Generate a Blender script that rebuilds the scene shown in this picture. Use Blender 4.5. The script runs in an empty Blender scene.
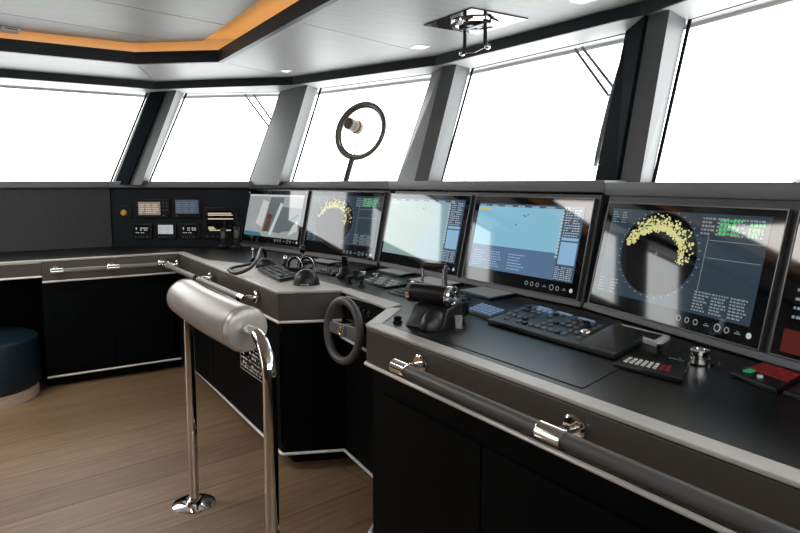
import bpy, bmesh, math, random
from mathutils import Matrix, Vector
random.seed(7)
sc = bpy.context.scene
COL = sc.collection
V = Vector
T = Matrix.Translation
def RX(d): return Matrix.Rotation(math.radians(d), 4, 'X')
def RY(d): return Matrix.Rotation(math.radians(d), 4, 'Y')
def RZ(d): return Matrix.Rotation(math.radians(d), 4, 'Z')

# ------------------------------------------------------------------ materials
MATS = {}
def mat(name, col, rough=.5, metal=0., emit=None, estr=0., noise=None, bump=None, spec=None, coat=0., stretch=None):
    m = bpy.data.materials.new(name); m.use_nodes = True
    nt = m.node_tree; b = nt.nodes['Principled BSDF']
    b.inputs['Base Color'].default_value = (*col, 1)
    b.inputs['Roughness'].default_value = rough
    b.inputs['Metallic'].default_value = metal
    if spec is not None: b.inputs['Specular IOR Level'].default_value = spec
    if coat: b.inputs['Coat Weight'].default_value = coat; b.inputs['Coat Roughness'].default_value = .03
    if emit is not None:
        b.inputs['Emission Color'].default_value = (*emit, 1); b.inputs['Emission Strength'].default_value = estr
    if noise or bump:
        tc = nt.nodes.new('ShaderNodeTexCoord'); mp = nt.nodes.new('ShaderNodeMapping')
        nt.links.new(tc.outputs['Object'], mp.inputs['Vector'])
        if stretch: mp.inputs['Scale'].default_value = stretch
    if noise:
        sc_, amt = noise
        n = nt.nodes.new('ShaderNodeTexNoise'); n.inputs['Scale'].default_value = sc_; n.inputs['Detail'].default_value = 4
        nt.links.new(mp.outputs['Vector'], n.inputs['Vector'])
        r = nt.nodes.new('ShaderNodeValToRGB')
        r.color_ramp.elements[0].position = .3; r.color_ramp.elements[1].position = .7
        r.color_ramp.elements[0].color = (*[c*(1-amt) for c in col], 1)
        r.color_ramp.elements[1].color = (*[min(1, c*(1+amt)) for c in col], 1)
        nt.links.new(n.outputs['Fac'], r.inputs['Fac']); nt.links.new(r.outputs['Color'], b.inputs['Base Color'])
    if bump:
        bs, bst = bump
        n2 = nt.nodes.new('ShaderNodeTexNoise'); n2.inputs['Scale'].default_value = bs; n2.inputs['Detail'].default_value = 3
        nt.links.new(mp.outputs['Vector'], n2.inputs['Vector'])
        bp = nt.nodes.new('ShaderNodeBump'); bp.inputs['Strength'].default_value = bst; bp.inputs['Distance'].default_value = .002
        nt.links.new(n2.outputs['Fac'], bp.inputs['Height']); nt.links.new(bp.outputs['Normal'], b.inputs['Normal'])
    MATS[name] = m
    return m
def emis(name, col, s=1.):   # lit part of a display behind glossy glass
    return mat(name, (.004, .004, .004), .04, 0, col, s, spec=SCREEN_SPEC)
SCREEN_SPEC = .65

M_CEIL = mat('ceiling_panel', (.30, .30, .297), .45, noise=(7, .12), stretch=(.6, 14, 1), bump=(40, .05))
M_HEAD = mat('window_head', (.36, .36, .36), .5)
M_FASC = mat('fascia_dark', (.008, .0115, .015), .45, spec=.25)
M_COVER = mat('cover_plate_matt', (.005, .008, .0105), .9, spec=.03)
M_BACK = mat('backing_black', (.004, .004, .0045), .8, spec=.1)
M_PILL = mat('pillar_paint', (.075, .077, .08), .45, noise=(30, .06))
M_DASH = mat('dash_leather', (.05, .051, .054), .45, bump=(350, .15))
M_LEDGE = mat('ledge_leather', (.15, .153, .16), .45, bump=(350, .15))
M_WALLP = mat('wall_fabric', (.045, .047, .052), .8, noise=(60, .15), bump=(400, .2))
M_DIAG = mat('instrument_panel_black', (.006, .010, .013), .5, spec=.2)
M_LACQ = mat('black_lacquer', (.0022, .0031, .0036), .5, noise=(4, .12), spec=.06)
M_DECK = mat('black_worktop', (.0035, .004, .0045), .30, spec=.28, bump=(500, .06))
M_ROLLE = mat('edge_leather_sheen', (.46, .44, .415), .36, noise=(25, .06), bump=(420, .15))  # pale tone paints in the window sheen on the top surfaces
M_LEATH = mat('taupe_leather', (.066, .057, .051), .46, noise=(25, .06), bump=(420, .15))
M_GRIP = mat('grip_leather', (.085, .083, .08), .42, bump=(500, .2))
M_CHROME = mat('polished_steel', (.86, .84, .82), .06, 1.)
M_SATIN = mat('satin_steel', (.62, .62, .61), .25, 1.)
M_TRIM = mat('bright_trim', (.95, .93, .91), .22, .2)
M_ROLL = mat('bolster_leather', (.47, .44, .415), .33, .25, noise=(30, .07), bump=(300, .12), stretch=(1, .2, 1))
M_BLUE = mat('navy_leather', (.005, .017, .028), .4, bump=(300, .15))
M_PALE = mat('pale_wood_plinth', (.70, .58, .47), .5, noise=(14, .1), stretch=(1, 1, 8))
M_BLK = mat('black_plastic', (.006, .006, .0065), .34, spec=.35)
M_BLKG = mat('black_gloss', (.006, .006, .007), .08)
M_RUB = mat('dark_grey_plastic', (.013, .0135, .0145), .36, spec=.4)
M_GREY = mat('mid_grey_plastic', (.13, .132, .135), .4)
M_RAIL = mat('grey_rail_leather', (.20, .19, .18), .35, bump=(500, .15))
M_PAD = mat('touch_surface', (.5, .51, .52), .3)
M_LPAD = mat('touch_surface_sky_reflection', (.82, .82, .81), .25)
M_FRAME = mat('monitor_frame_metal', (.13, .13, .135), .3, .7)
M_GLS = mat('screen_glass_black', (.004, .004, .005), .05, spec=SCREEN_SPEC)
M_WHT = mat('white_print', (.62, .62, .6), .5)
M_BRASS = mat('brass', (.72, .5, .2), .2, 1.)
M_GOLD = mat('motor_gold', (.20, .125, .06), .4, .0)
M_RINGM = mat('ring_metal', (.11, .095, .08), .35, .6)
M_YEL = mat('yellow_knob', (.75, .45, .06), .4)
M_RED = mat('red_key', (.035, .004, .004), .4, emit=(.8, .06, .05), estr=.10)
M_GRN = mat('green_key', (.01, .12, .05), .35, emit=(.05, .8, .3), estr=.2)
M_BLUK = mat('blue_lit_key', (.03, .05, .08), .35, emit=(.35, .55, .85), estr=.3)
M_WALLA = mat('aft_wall_panel', (.05, .034, .025), .45, noise=(6, .15), stretch=(1, 1, 6))
M_HULL = mat('hull_white', (.6, .6, .6), .5)
M_LED = mat('led_warm', (1, .6, .2), .5, emit=(1., .50, .14), estr=8.)
M_COVE = mat('cove_paint', (.55, .5, .45), .6)
M_LAMP = mat('lamp_lens', (1, 1, 1), .3, emit=(1, .95, .88), estr=3.)
M_WIP = mat('wiper_grey', (.14, .14, .143), .45)
M_HILL = mat('hazy_hill', (.115, .115, .125), .95, spec=.05, noise=(.3, .2))

def glass_mat():
    m = bpy.data.materials.new('window_glass'); m.use_nodes = True; nt = m.node_tree
    nt.nodes.clear(); o = nt.nodes.new('ShaderNodeOutputMaterial'); mx = nt.nodes.new('ShaderNodeMixShader')
    t = nt.nodes.new('ShaderNodeBsdfTransparent'); t.inputs['Color'].default_value = (.965, .975, .97, 1)
    g = nt.nodes.new('ShaderNodeBsdfGlossy'); g.inputs['Roughness'].default_value = .01
    lw = nt.nodes.new('ShaderNodeLayerWeight'); lw.inputs['Blend'].default_value = .5
    pw = nt.nodes.new('ShaderNodeMath'); pw.operation = 'POWER'; pw.inputs[1].default_value = 5.
    nt.links.new(lw.outputs['Facing'], pw.inputs[0])
    f = nt.nodes.new('ShaderNodeMath'); f.operation = 'MULTIPLY_ADD'; f.inputs[1].default_value = .7; f.inputs[2].default_value = .02
    nt.links.new(pw.outputs[0], f.inputs[0])
    nt.links.new(f.outputs[0], mx.inputs[0]); nt.links.new(t.outputs[0], mx.inputs[1]); nt.links.new(g.outputs[0], mx.inputs[2])
    nt.links.new(mx.outputs[0], o.inputs[0]); return m
M_GLASS = glass_mat()

def wood_mat():
    m = bpy.data.materials.new('oak_floor'); m.use_nodes = True; nt = m.node_tree; b = nt.nodes['Principled BSDF']
    L = nt.links.new; N = nt.nodes.new
    tc = N('ShaderNodeTexCoord'); mp = N('ShaderNodeMapping'); mp.inputs['Rotation'].default_value = (0, 0, math.radians(-7))
    mp.inputs['Location'].default_value = (.4, .07, 0)
    L(tc.outputs['Object'], mp.inputs['Vector'])
    br = N('ShaderNodeTexBrick'); br.inputs['Scale'].default_value = 1.
    br.inputs['Brick Width'].default_value = 3.6; br.inputs['Row Height'].default_value = .25
    br.inputs['Mortar Size'].default_value = .0022; br.inputs['Mortar Smooth'].default_value = .2
    br.offset = .37
    br.inputs['Color1'].default_value = (.29, .19, .112, 1); br.inputs['Color2'].default_value = (.215, .138, .08, 1)
    br.inputs['Mortar'].default_value = (.03, .02, .014, 1)
    L(mp.outputs['Vector'], br.inputs['Vector'])
    mp2 = N('ShaderNodeMapping'); mp2.inputs['Scale'].default_value = (1.2, 16, 1); L(mp.outputs['Vector'], mp2.inputs['Vector'])
    n = N('ShaderNodeTexNoise'); n.inputs['Scale'].default_value = 2.2; n.inputs['Detail'].default_value = 8; n.inputs['Roughness'].default_value = .65
    L(mp2.outputs['Vector'], n.inputs['Vector'])
    rp = N('ShaderNodeValToRGB'); rp.color_ramp.elements[0].color = (.55, .53, .5, 1); rp.color_ramp.elements[1].color = (1.3, 1.28, 1.25, 1)
    rp.color_ramp.elements[0].position = .28; rp.color_ramp.elements[1].position = .75
    L(n.outputs['Fac'], rp.inputs['Fac'])
    mx = N('ShaderNodeMixRGB'); mx.blend_type = 'MULTIPLY'; mx.inputs['Fac'].default_value = .8
    L(br.outputs['Color'], mx.inputs['Color1']); L(rp.outputs['Color'], mx.inputs['Color2']); L(mx.outputs['Color'], b.inputs['Base Color'])
    b.inputs['Roughness'].default_value = .42
    bp = N('ShaderNodeBump'); bp.inputs['Strength'].default_value = .12; bp.inputs['Distance'].default_value = .002
    L(n.outputs['Fac'], bp.inputs['Height']); L(bp.outputs['Normal'], b.inputs['Normal'])
    return m
M_WOOD = wood_mat()

# ------------------------------------------------------------------ mesh building
I4 = Matrix.Identity(4)
def link(name, me, m, parent=None, M=None):
    o = bpy.data.objects.new(name, me); COL.objects.link(o)
    if m is not None and me is not None:
        for x in (m if isinstance(m, (list, tuple)) else [m]): me.materials.append(x)
    if parent is not None: o.parent = parent
    if M is not None: o.matrix_local = M
    return o
class MB:
    def __init__(s): s.bm = bmesh.new(); s.mi = 0
    def _faces(s, geom):
        for f in geom:
            f.material_index = s.mi
    def poly(s, pts):
        f = s.bm.faces.new([s.bm.verts.new(p) for p in pts]); f.material_index = s.mi; return s
    def box(s, a, b, M=I4):
        (x0, y0, z0), (x1, y1, z1) = a, b
        v = [s.bm.verts.new(M @ V(p)) for p in ((x0,y0,z0),(x1,y0,z0),(x1,y1,z0),(x0,y1,z0),(x0,y0,z1),(x1,y0,z1),(x1,y1,z1),(x0,y1,z1))]
        for q in ((3,2,1,0),(4,5,6,7),(0,1,5,4),(1,2,6,5),(2,3,7,6),(3,0,4,7)):
            s.bm.faces.new([v[i] for i in q]).material_index = s.mi
        return s
    def hexa(s, bot, top):     # two rings of points with the same count
        n = len(bot)
        vb = [s.bm.verts.new(p) for p in bot]; vt = [s.bm.verts.new(p) for p in top]
        fs = [s.bm.faces.new(vb[::-1]), s.bm.faces.new(vt)]
        for i in range(n): fs.append(s.bm.faces.new([vb[i], vb[(i+1) % n], vt[(i+1) % n], vt[i]]))
        s._faces(fs); return s
    def prism(s, poly, z0, z1, M=I4):
        return s.hexa([M @ V((x, y, z0)) for x, y in poly], [M @ V((x, y, z1)) for x, y in poly])
    def lathe(s, prof, M=I4, n=24):
        rings = []
        for r, h in prof:
            if r < 1e-6: rings.append([s.bm.verts.new(M @ V((0, 0, h)))])
            else: rings.append([s.bm.verts.new(M @ V((r*math.cos(2*math.pi*k/n), r*math.sin(2*math.pi*k/n), h))) for k in range(n)])
        fs = []
        for a, b in zip(rings, rings[1:]):
            for k in range(n):
                k2 = (k+1) % n
                q = [a[k % len(a)], a[k2 % len(a)], b[k2 % len(b)], b[k % len(b)]]
                u = []
                for w in q:
                    if w not in u: u.append(w)
                if len(u) > 2: fs.append(s.bm.faces.new(u))
        if len(rings[0]) > 1: fs.append(s.bm.faces.new(rings[0][::-1]))
        if len(rings[-1]) > 1: fs.append(s.bm.faces.new(rings[-1]))
        s._faces(fs); return s
    def cyl(s, r, h0, h1, M=I4, n=24, r2=None): return s.lathe([(r, h0), (r if r2 is None else r2, h1)], M, n)
    def rod(s, a, b, r, n=14):
        a, b = V(a), V(b); d = b - a
        return s.cyl(r, 0, d.length, T(a) @ d.to_track_quat('Z', 'Y').to_matrix().to_4x4(), n)
    def tube(s, pts, r, n=12, closed=False):
        pts = [V(p) for p in pts]; m = len(pts); rings = []
        rr = r if isinstance(r, (list, tuple)) else [r]*m
        prev = None
        for i, p in enumerate(pts):
            if closed: t = pts[(i+1) % m] - pts[i-1]
            else: t = pts[min(i+1, m-1)] - pts[max(i-1, 0)]
            t.normalize()
            if prev is None:
                nrm = t.orthogonal().normalized()
            else:
                nrm = (prev - t * prev.dot(t)).normalized()
            prev = nrm; bn = t.cross(nrm)
            rings.append([s.bm.verts.new(p + (nrm*math.cos(2*math.pi*k/n) + bn*math.sin(2*math.pi*k/n))*rr[i]) for k in range(n)])
        fs = []
        for i in range(m if closed else m-1):
            a, b = rings[i], rings[(i+1) % m]
            off = 0
            if closed and i == m-1:
                off = min(range(n), key=lambda o: (a[0].co - b[o].co).length)
            for k in range(n): fs.append(s.bm.faces.new([a[k], a[(k+1) % n], b[(k+1+off) % n], b[(k+off) % n]]))
        if not closed:
            fs.append(s.bm.faces.new(rings[0][::-1])); fs.append(s.bm.faces.new(rings[-1]))
        s._faces(fs); return s
    def ball(s, M, nu=20, nv=12, half=False):
        prof = []
        a0 = 0 if half else -math.pi/2
        for k in range(nv+1):
            a = a0 + (math.pi/2 - a0)*k/nv
            prof.append((max(0, math.cos(a)), math.sin(a)))
        return s.lathe(prof, M, nu)
    def mesh(s, name, bevel=0., seg=2, ang=35, recalc=True):
        if bevel > 0:
            s.bm.normal_update()
            es = [e for e in s.bm.edges if len(e.link_faces) == 2 and e.calc_face_angle(0) > math.radians(40)]
            bmesh.ops.bevel(s.bm, geom=es, offset=bevel, segments=seg, affect='EDGES', profile=.5, clamp_overlap=True)
        if recalc: bmesh.ops.recalc_face_normals(s.bm, faces=s.bm.faces)
        me = bpy.data.meshes.new(name); s.bm.to_mesh(me); s.bm.free()
        for p in me.polygons: p.use_smooth = True
        me.set_sharp_from_angle(angle=math.radians(min(ang, 21) if bevel > 0 else ang))
        return me
    def build(s, name, m, parent=None, bevel=0., M=None, **k):
        return link(name, s.mesh(name, bevel, **k), m, parent, M)

def struct(o): o['kind'] = 'structure'; return o
def tag(o, label, cat, group=None):
    o['label'] = label; o['category'] = cat
    if group: o['group'] = group
    return o
def thing(name, label, cat, M=I4, group=None):
    o = bpy.data.objects.new(name, None); COL.objects.link(o); o.matrix_world = M; o.empty_display_size = .05
    return tag(o, label, cat, group)
def copy_tree(o, M, label, group=None):
    r = o.copy(); COL.objects.link(r); r.matrix_world = M; r['label'] = label
    if group: r['group'] = group
    for ch in list(o.children):
        c = ch.copy(); COL.objects.link(c); c.parent = r
        for g in list(ch.children):
            d = g.copy(); COL.objects.link(d); d.parent = c
    return r
def off(path, d, closed=False):     # offset to the left of travel
    n = len(path); out = []
    for i in range(n):
        p = V(path[i])
        a = V(path[i-1]) if (i > 0 or closed) else None
        b = V(path[(i+1) % n]) if (i < n-1 or closed) else None
        def nl(u, w): t = (w-u).normalized(); return V((-t.y, t.x))
        if a is None: q = p + nl(p, b)*d
        elif b is None: q = p + nl(a, p)*d
        else:
            n1, n2 = nl(a, p), nl(p, b); m = (n1+n2).normalized(); q = p + m*(d/max(.3, m.dot(n1)))
        out.append((q.x, q.y))
    return out
def lerp(a, b, t): return tuple(x + (y-x)*t for x, y in zip(a, b))

# ------------------------------------------------------------------ camera and world
cam_d = bpy.data.cameras.new('camera'); cam = bpy.data.objects.new('camera', cam_d); COL.objects.link(cam)
sc.camera = cam
cam_d.sensor_width = 36.; cam_d.lens = 640/800*36.; cam_d.shift_y = -(266.5-248)/800.
cam_d.clip_start = .02; cam_d.clip_end = 2000
cam.location = (0, 0, 1.5)
cam.rotation_euler = (math.radians(90-5.8), 0, math.radians(-33.15))

w = bpy.data.worlds.new('overcast'); sc.world = w; w.use_nodes = True
nt = w.node_tree; bg = nt.nodes['Background']
tc = nt.nodes.new('ShaderNodeTexCoord'); sx = nt.nodes.new('ShaderNodeSeparateXYZ'); rp = nt.nodes.new('ShaderNodeValToRGB')
nt.links.new(tc.outputs['Generated'], sx.inputs[0])
mr = nt.nodes.new('ShaderNodeMapRange'); mr.inputs['From Min'].default_value = -1; mr.inputs['From Max'].default_value = 1
nt.links.new(sx.outputs['Z'], mr.inputs['Value']); nt.links.new(mr.outputs['Result'], rp.inputs['Fac'])
e = rp.color_ramp.elements
e[0].position = .30; e[0].color = (.78, .79, .80, 1)
e[1].position = .495; e[1].color = (.93, .94, .95, 1)
x = e.new(.75); x.color = (1, 1, 1, 1)
nt.links.new(rp.outputs['Color'], bg.inputs['Color']); bg.inputs['Strength'].default_value = 6.5
sc.view_settings.view_transform = 'Standard'; sc.view_settings.look = 'None'
sc.view_settings.exposure = 0.; sc.view_settings.gamma = 1.; sc.view_settings.use_curve_mapping = False
sc.cycles.max_bounces = 10; sc.cycles.diffuse_bounces = 5; sc.cycles.glossy_bounces = 5; sc.cycles.transparent_max_bounces = 12
sc.cycles.use_denoising = True; sc.cycles.sample_clamp_indirect = 8.
sc.cycles.caustics_reflective = False

# ------------------------------------------------------------------ room shell
ZS, ZH, ZC = 1.5, 2.3, 2.36      # sill, window head, ceiling
struct(MB().box((-3.3, -1.0, -.06), (3.2, 6.6, 0)).build('floor', M_WOOD))
# glass: base a-b, head c-d
panes = [((-.215, 6.1), (.955, 6.1), (1.30, 6.1), (.125, 6.1)),
         ((1.24, 5.975), (1.955, 5.415), (2.262, 5.375), (1.59, 5.94)),
         ((2.195, 5.06), (2.54, 3.95), (2.82, 3.88), (2.455, 5.0)),
         ((2.672, 3.60), (2.716, 2.255), (2.934, 2.255), (2.926, 3.565)),
         ((2.745, 1.965), (2.44, .72), (2.72, .72), (2.955, 1.94)),
         ((2.25, .45), (1.45, -.6), (1.75, -.6), (2.5, .45)),
         ((-1.09, 6.1), (-.575, 6.1), (-.235, 6.1), (-.75, 6.1))]
def z3(p, z): return V((p[0], p[1], z))
for i, (a, b, c, d) in enumerate(panes):
    q = [z3(a, ZS-.01), z3(b, ZS-.01), z3(c, ZH+.01), z3(d, ZH+.01)]
    n = (q[1]-q[0]).cross(q[3]-q[0]).normalized()
    q = [p - n*.022 for p in q]
    o = MB().hexa(q, [p + n*.012 for p in q]).build('window_%d' % (i+1), M_GLASS)
    struct(o)
    f = MB()
    for p0, p1 in ((q[3], q[2]), (q[0], q[1]), (q[1], q[2]), (q[0], q[3])):
        f.rod(p0 + n*.006, p1 + n*.006, .009, 8)
    f.build('gasket', M_BACK, o)
# leaning pillars (base ring, top ring)
def pillar(base, top, out, cover=None):
    b = list(base) + [(p[0]+out[0], p[1]+out[1]) for p in (base[-1], base[0])]
    t = list(top) + [(p[0]+out[0], p[1]+out[1]) for p in (top[-1], top[0])]
    m = MB().hexa([z3(p, ZS-.015) for p in b], [z3(p, ZH+.012) for p in t])
    o = struct(m.build('trim_%d' % pillar.n, M_PILL, ang=8)); pillar.n += 1
    if cover is not None:     # near-black matt plate laid over one face
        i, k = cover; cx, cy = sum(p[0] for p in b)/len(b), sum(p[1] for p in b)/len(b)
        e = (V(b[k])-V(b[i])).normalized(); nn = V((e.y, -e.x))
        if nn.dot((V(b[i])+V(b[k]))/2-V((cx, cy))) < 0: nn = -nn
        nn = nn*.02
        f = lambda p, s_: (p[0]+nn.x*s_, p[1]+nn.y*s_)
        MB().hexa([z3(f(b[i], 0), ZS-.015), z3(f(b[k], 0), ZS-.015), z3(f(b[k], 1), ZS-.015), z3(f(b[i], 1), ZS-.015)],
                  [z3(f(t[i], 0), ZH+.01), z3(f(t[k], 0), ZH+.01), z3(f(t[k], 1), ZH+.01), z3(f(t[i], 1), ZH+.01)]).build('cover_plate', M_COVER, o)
    return o
pillar.n = 1
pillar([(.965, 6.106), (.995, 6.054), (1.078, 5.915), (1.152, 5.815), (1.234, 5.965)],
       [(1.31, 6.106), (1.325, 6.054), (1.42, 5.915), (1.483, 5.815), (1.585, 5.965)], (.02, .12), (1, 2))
pillar([(1.957, 5.133+.27), (1.99, 5.12), (2.022, 4.90), (2.193, 5.078)], [(2.262, 5.37), (2.262, 5.12), (2.30, 4.90), (2.455, 5.03)], (.04, .10))
pillar([(2.541, 3.95), (2.478, 3.63), (2.509, 3.511), (2.67, 3.582)], [(2.82, 3.88), (2.727, 3.63), (2.755, 3.511), (2.926, 3.575)], (.07, .095))
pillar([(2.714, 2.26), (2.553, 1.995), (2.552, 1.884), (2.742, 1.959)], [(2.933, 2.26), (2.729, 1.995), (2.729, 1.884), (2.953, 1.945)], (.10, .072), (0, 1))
pillar([(2.44, .73), (2.34, .62), (2.25, .44)], [(2.72, .73), (2.6, .62), (2.5, .44)], (.12, -.05))
pillar([(-.585, 6.106), (-.54, 6.03), (-.25, 6.03), (-.21, 6.106)], [(-.245, 6.106), (-.20, 6.03), (.09, 6.03), (.13, 6.106)], (0, .1))
pillar([(-2.3, 6.106), (-2.25, 6.03), (-1.13, 6.03), (-1.085, 6.106)], [(-2.3, 6.106), (-2.25, 6.03), (-.79, 6.03), (-.745, 6.106)], (0, .1))

# walls under the windows
DD = V((.837, -.547)).normalized()
WP = (.945, 6.1)
WQ = (WP[0]+DD.x*1.22, WP[1]+DD.y*1.22)
struct(MB().box((-3.3, 6.08, 0), (.944, 6.2, 1.46)).build('wall_port', M_WALLP))
struct(MB().prism([(-3.3, 6.1), (-2.29, 6.1), (-2.29, 6.2), (-3.3, 6.2)], 1.516, 2.52).build('wall_port', M_WALLA))
nD = V((-DD.y, DD.x))
struct(MB().prism([WP, WQ, (WQ[0]+nD.x*.03, WQ[1]+nD.y*.03), (WP[0]+nD.x*.03, WP[1]+nD.y*.03)], .8, 1.46).build('wall_port_forward', M_DIAG))
outer = [(.9, 6.2), (1.3, 6.12), (2.12, 5.5), (2.28, 5.08), (2.7, 3.9), (2.82, 3.5), (2.86, 2.05), (2.53, .6), (1.7, -.75)]
inn = off(outer, -.04)
for i in range(len(outer)-1):
    struct(MB().prism([outer[i], outer[i+1], inn[i+1], inn[i]], 0, 1.47).build('wall_forward', M_HULL))
struct(MB().box((-3.3, -.85, 0), (1.75, -.75, 1.5)).build('wall_starboard', M_WALLA))
struct(MB().prism([(-3.3, -.85), (-1.6, -.85), (-1.6, -.75), (-3.3, -.75)], 1.5, 2.52).build('wall_starboard', M_WALLA))
struct(MB().box((-1.6, -.85, 2.3), (1.75, -.75, 2.52)).build('wall_starboard', M_WALLA))
sw_ = struct(MB().box((-1.6, -.81, 1.5), (1.3, -.80, 2.3)).build('window_8', M_GLASS))
MB().box((-.2, -.83, 1.5), (-.05, -.77, 2.3)).box((1.28, -.83, 1.5), (1.45, -.77, 2.3)).build('mullion', M_PILL, sw_)
# aft wall with one glazed door
for y0, y1 in ((-.85, 4.5), (5.3, 6.2)):
    struct(MB().box((-3.3, y0, 0), (-3.2, y1, 2.52)).build('wall_aft', M_WALLA))
for k, (y0, y1) in enumerate(((4.5, 5.3),)):
    struct(MB().box((-3.3, y0, 2.15), (-3.2, y1, 2.52)).build('wall_aft', M_WALLA))
    d = struct(MB().box((-3.26, y0+.05, .05), (-3.245, y1-.05, 2.1)).build('door_%d' % (k+1), M_GLASS))
    MB().box((-3.28, y0, 0), (-3.22, y0+.06, 2.15)).box((-3.28, y1-.06, 0), (-3.22, y1, 2.15)).box((-3.28, y0+.06, 2.09), (-3.22, y1-.06, 2.15)).box((-3.28, y0+.06, 0), (-3.22, y1-.06, .05)).build('door_frame', M_FASC, d)

# window ledge (three padded lengths meet at the console joints)
LF = [(-3.2, 6.045), (.93, 6.045), (1.985, 5.345), (2.318, 3.70), (2.318, 1.89), (1.885, -.06), (1.7, -.75)]
LB = [(-3.2, 6.2), (.93, 6.2), (2.19, 5.42), (2.76, 3.80), (2.88, 2.05), (2.55, .55), (2.0, -.75)]
for i in range(len(LF)-1):
    m = MB().prism([lerp(LF[i], LF[i+1], .0008), lerp(LF[i], LF[i+1], .9992), lerp(LB[i], LB[i+1], 1), lerp(LB[i], LB[i+1], 0)], *((1.46, 1.515), (1.46, 1.515), (1.46, 1.515), (1.457, 1.512), (1.445, 1.503), (1.445, 1.503))[i])
    struct(m.build('trim_%d' % pillar.n, M_LEDGE, bevel=.005, seg=3)); pillar.n += 1

# overhead: fascia, window head, ceiling panels, lit tray
OP = [(-3.2, 5.815), (1.30, 5.82), (2.185, 4.943), (2.647, 3.604), (2.69, 2.018), (2.38, .55), (1.4, -.45), (-3.2, -.45)]
OPo = off(OP, .015)
GP = [(-3.2, 6.3), (1.48, 6.28), (2.52, 5.36), (3.02, 3.80), (3.06, 2.05), (2.85, .62), (1.95, -.75), (-3.2, -.85)]
for i in range(len(OP)-1):
    struct(MB().prism([OP[i], OP[i+1], OPo[i+1], OPo[i]], ZH-.002, ZC+.03).build('trim_%d' % pillar.n, M_FASC)); pillar.n += 1
    struct(MB().prism([OPo[i], OPo[i+1], GP[i+1], GP[i]], ZH, ZH+.02).build('trim_%d' % pillar.n, M_HEAD)); pillar.n += 1
TP = [(-2.4, 5.01), (.993, 5.013), (1.472, 4.609), (1.44, 3.25), (1.42, 2.2), (1.40, 1.3), (.95, .8), (-2.4, .8)]
def shrink(q, d):
    return off(q, d, True)
for i in range(len(TP)-1):
    q = [TP[i], TP[i+1], OP[i+1], OP[i]]
    area = sum(q[k][0]*q[(k+1) % 4][1]-q[(k+1) % 4][0]*q[k][1] for k in range(4))
    q = shrink(q, .003 if area > 0 else -.003)
    struct(MB().prism(q, ZC, ZC+.012).build('ceiling', M_CEIL))
    struct(MB().prism([TP[i], TP[i+1], OPo[i+1], OPo[i]], ZC+.014, ZC+.03).build('ceiling_backing', M_BACK))
q = [(-3.2, -.44), (-2.4, .8), (-2.4, 5.01), (-3.2, 5.81)]
struct(MB().prism(q, ZC, ZC+.012).build('ceiling', M_CEIL))
T1, T2, T3 = off(TP, .03, True), off(TP, .20, True), off(TP, .22, True)
TPi, TR = off(TP, -.004, True), off(TP, -.13, True)
LA, LB_ = off(TP, .10, True), off(TP, .125, True)
n = len(TP)
lip, cove, wallc, led, edge = MB(), MB(), MB(), MB(), MB()
for i in range(n):
    j = (i+1) % n
    lip.prism([TPi[i], TPi[j], T1[j], T1[i]], ZC-.004, 2.44)
    cove.prism([T1[i], T1[j], T3[j], T3[i]], 2.421, 2.431)
    wallc.prism([T2[i], T2[j], T3[j], T3[i]], 2.431, 2.56)
    led.prism([LA[i], LA[j], LB_[j], LB_[i]], 2.4315, 2.44)
struct(lip.build('trim_%d' % pillar.n, M_FASC)); pillar.n += 1
struct(cove.build('trim_%d' % pillar.n, M_COVE)); pillar.n += 1
struct(wallc.build('trim_%d' % pillar.n, M_COVE)); pillar.n += 1
tag(led.build('led_strip', M_LED), 'warm orange light strip hidden in the cove around the raised ceiling', 'light strip')
e0, e1 = off(TP, .004, True), off(TP, .062, True)
for i in range(1, 6):
    edge.prism([e0[i], e0[i+1], e1[i+1], e1[i]], ZC-.003, ZC-.0005)
struct(edge.build('trim_%d' % pillar.n, M_HEAD)); pillar.n += 1
# raised ceiling raft: long panels with open seams
ZR = 2.475
sd = V((math.cos(math.radians(11.6)), math.sin(math.radians(11.6))))
sn = V((-sd.y, sd.x)); base = V((.151, 4.449))
def clip(poly, p, nrm):   # keep the side where (x-p).nrm >= 0
    out = []
    for i in range(len(poly)):
        a, b = V(poly[i]), V(poly[(i+1) % len(poly)])
        da, db = (a-p).dot(nrm), (b-p).dot(nrm)
        if da >= 0: out.append((a.x, a.y))
        if (da > 0 > db) or (da < 0 < db):
            t = da/(da-db); c = a+(b-a)*t; out.append((c.x, c.y))
    return out
for k in range(-7, 3):
    q = clip(TR, base + sn*(k*.658+.005), sn)
    if len(q) > 2: q = clip(q, base + sn*((k+1)*.658-.005), -sn)
    if len(q) > 2: struct(MB().prism(q, ZR, ZR+.012).build('ceiling', M_CEIL))
struct(MB().prism(TR, ZR+.014, ZR+.03).build('ceiling_backing', M_BACK))
struct(MB().prism(GP, 2.56, 2.60).build('roof', M_COVE)); ZRF = 2.6
fr = MB()
for i in range(len(GP)-1):
    a, b = GP[i], GP[i+1]; g = off(GP, .03)
    fr.prism([a, b, g[i+1], g[i]], 2.28, 2.60)
struct(fr.build('trim_%d' % pillar.n, M_HULL)); pillar.n += 1
struct(MB().box((-3.34, -.9, 2.5), (-3.2, 6.35, 2.60)).build('trim_%d' % pillar.n, M_HULL)); pillar.n += 1

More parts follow.
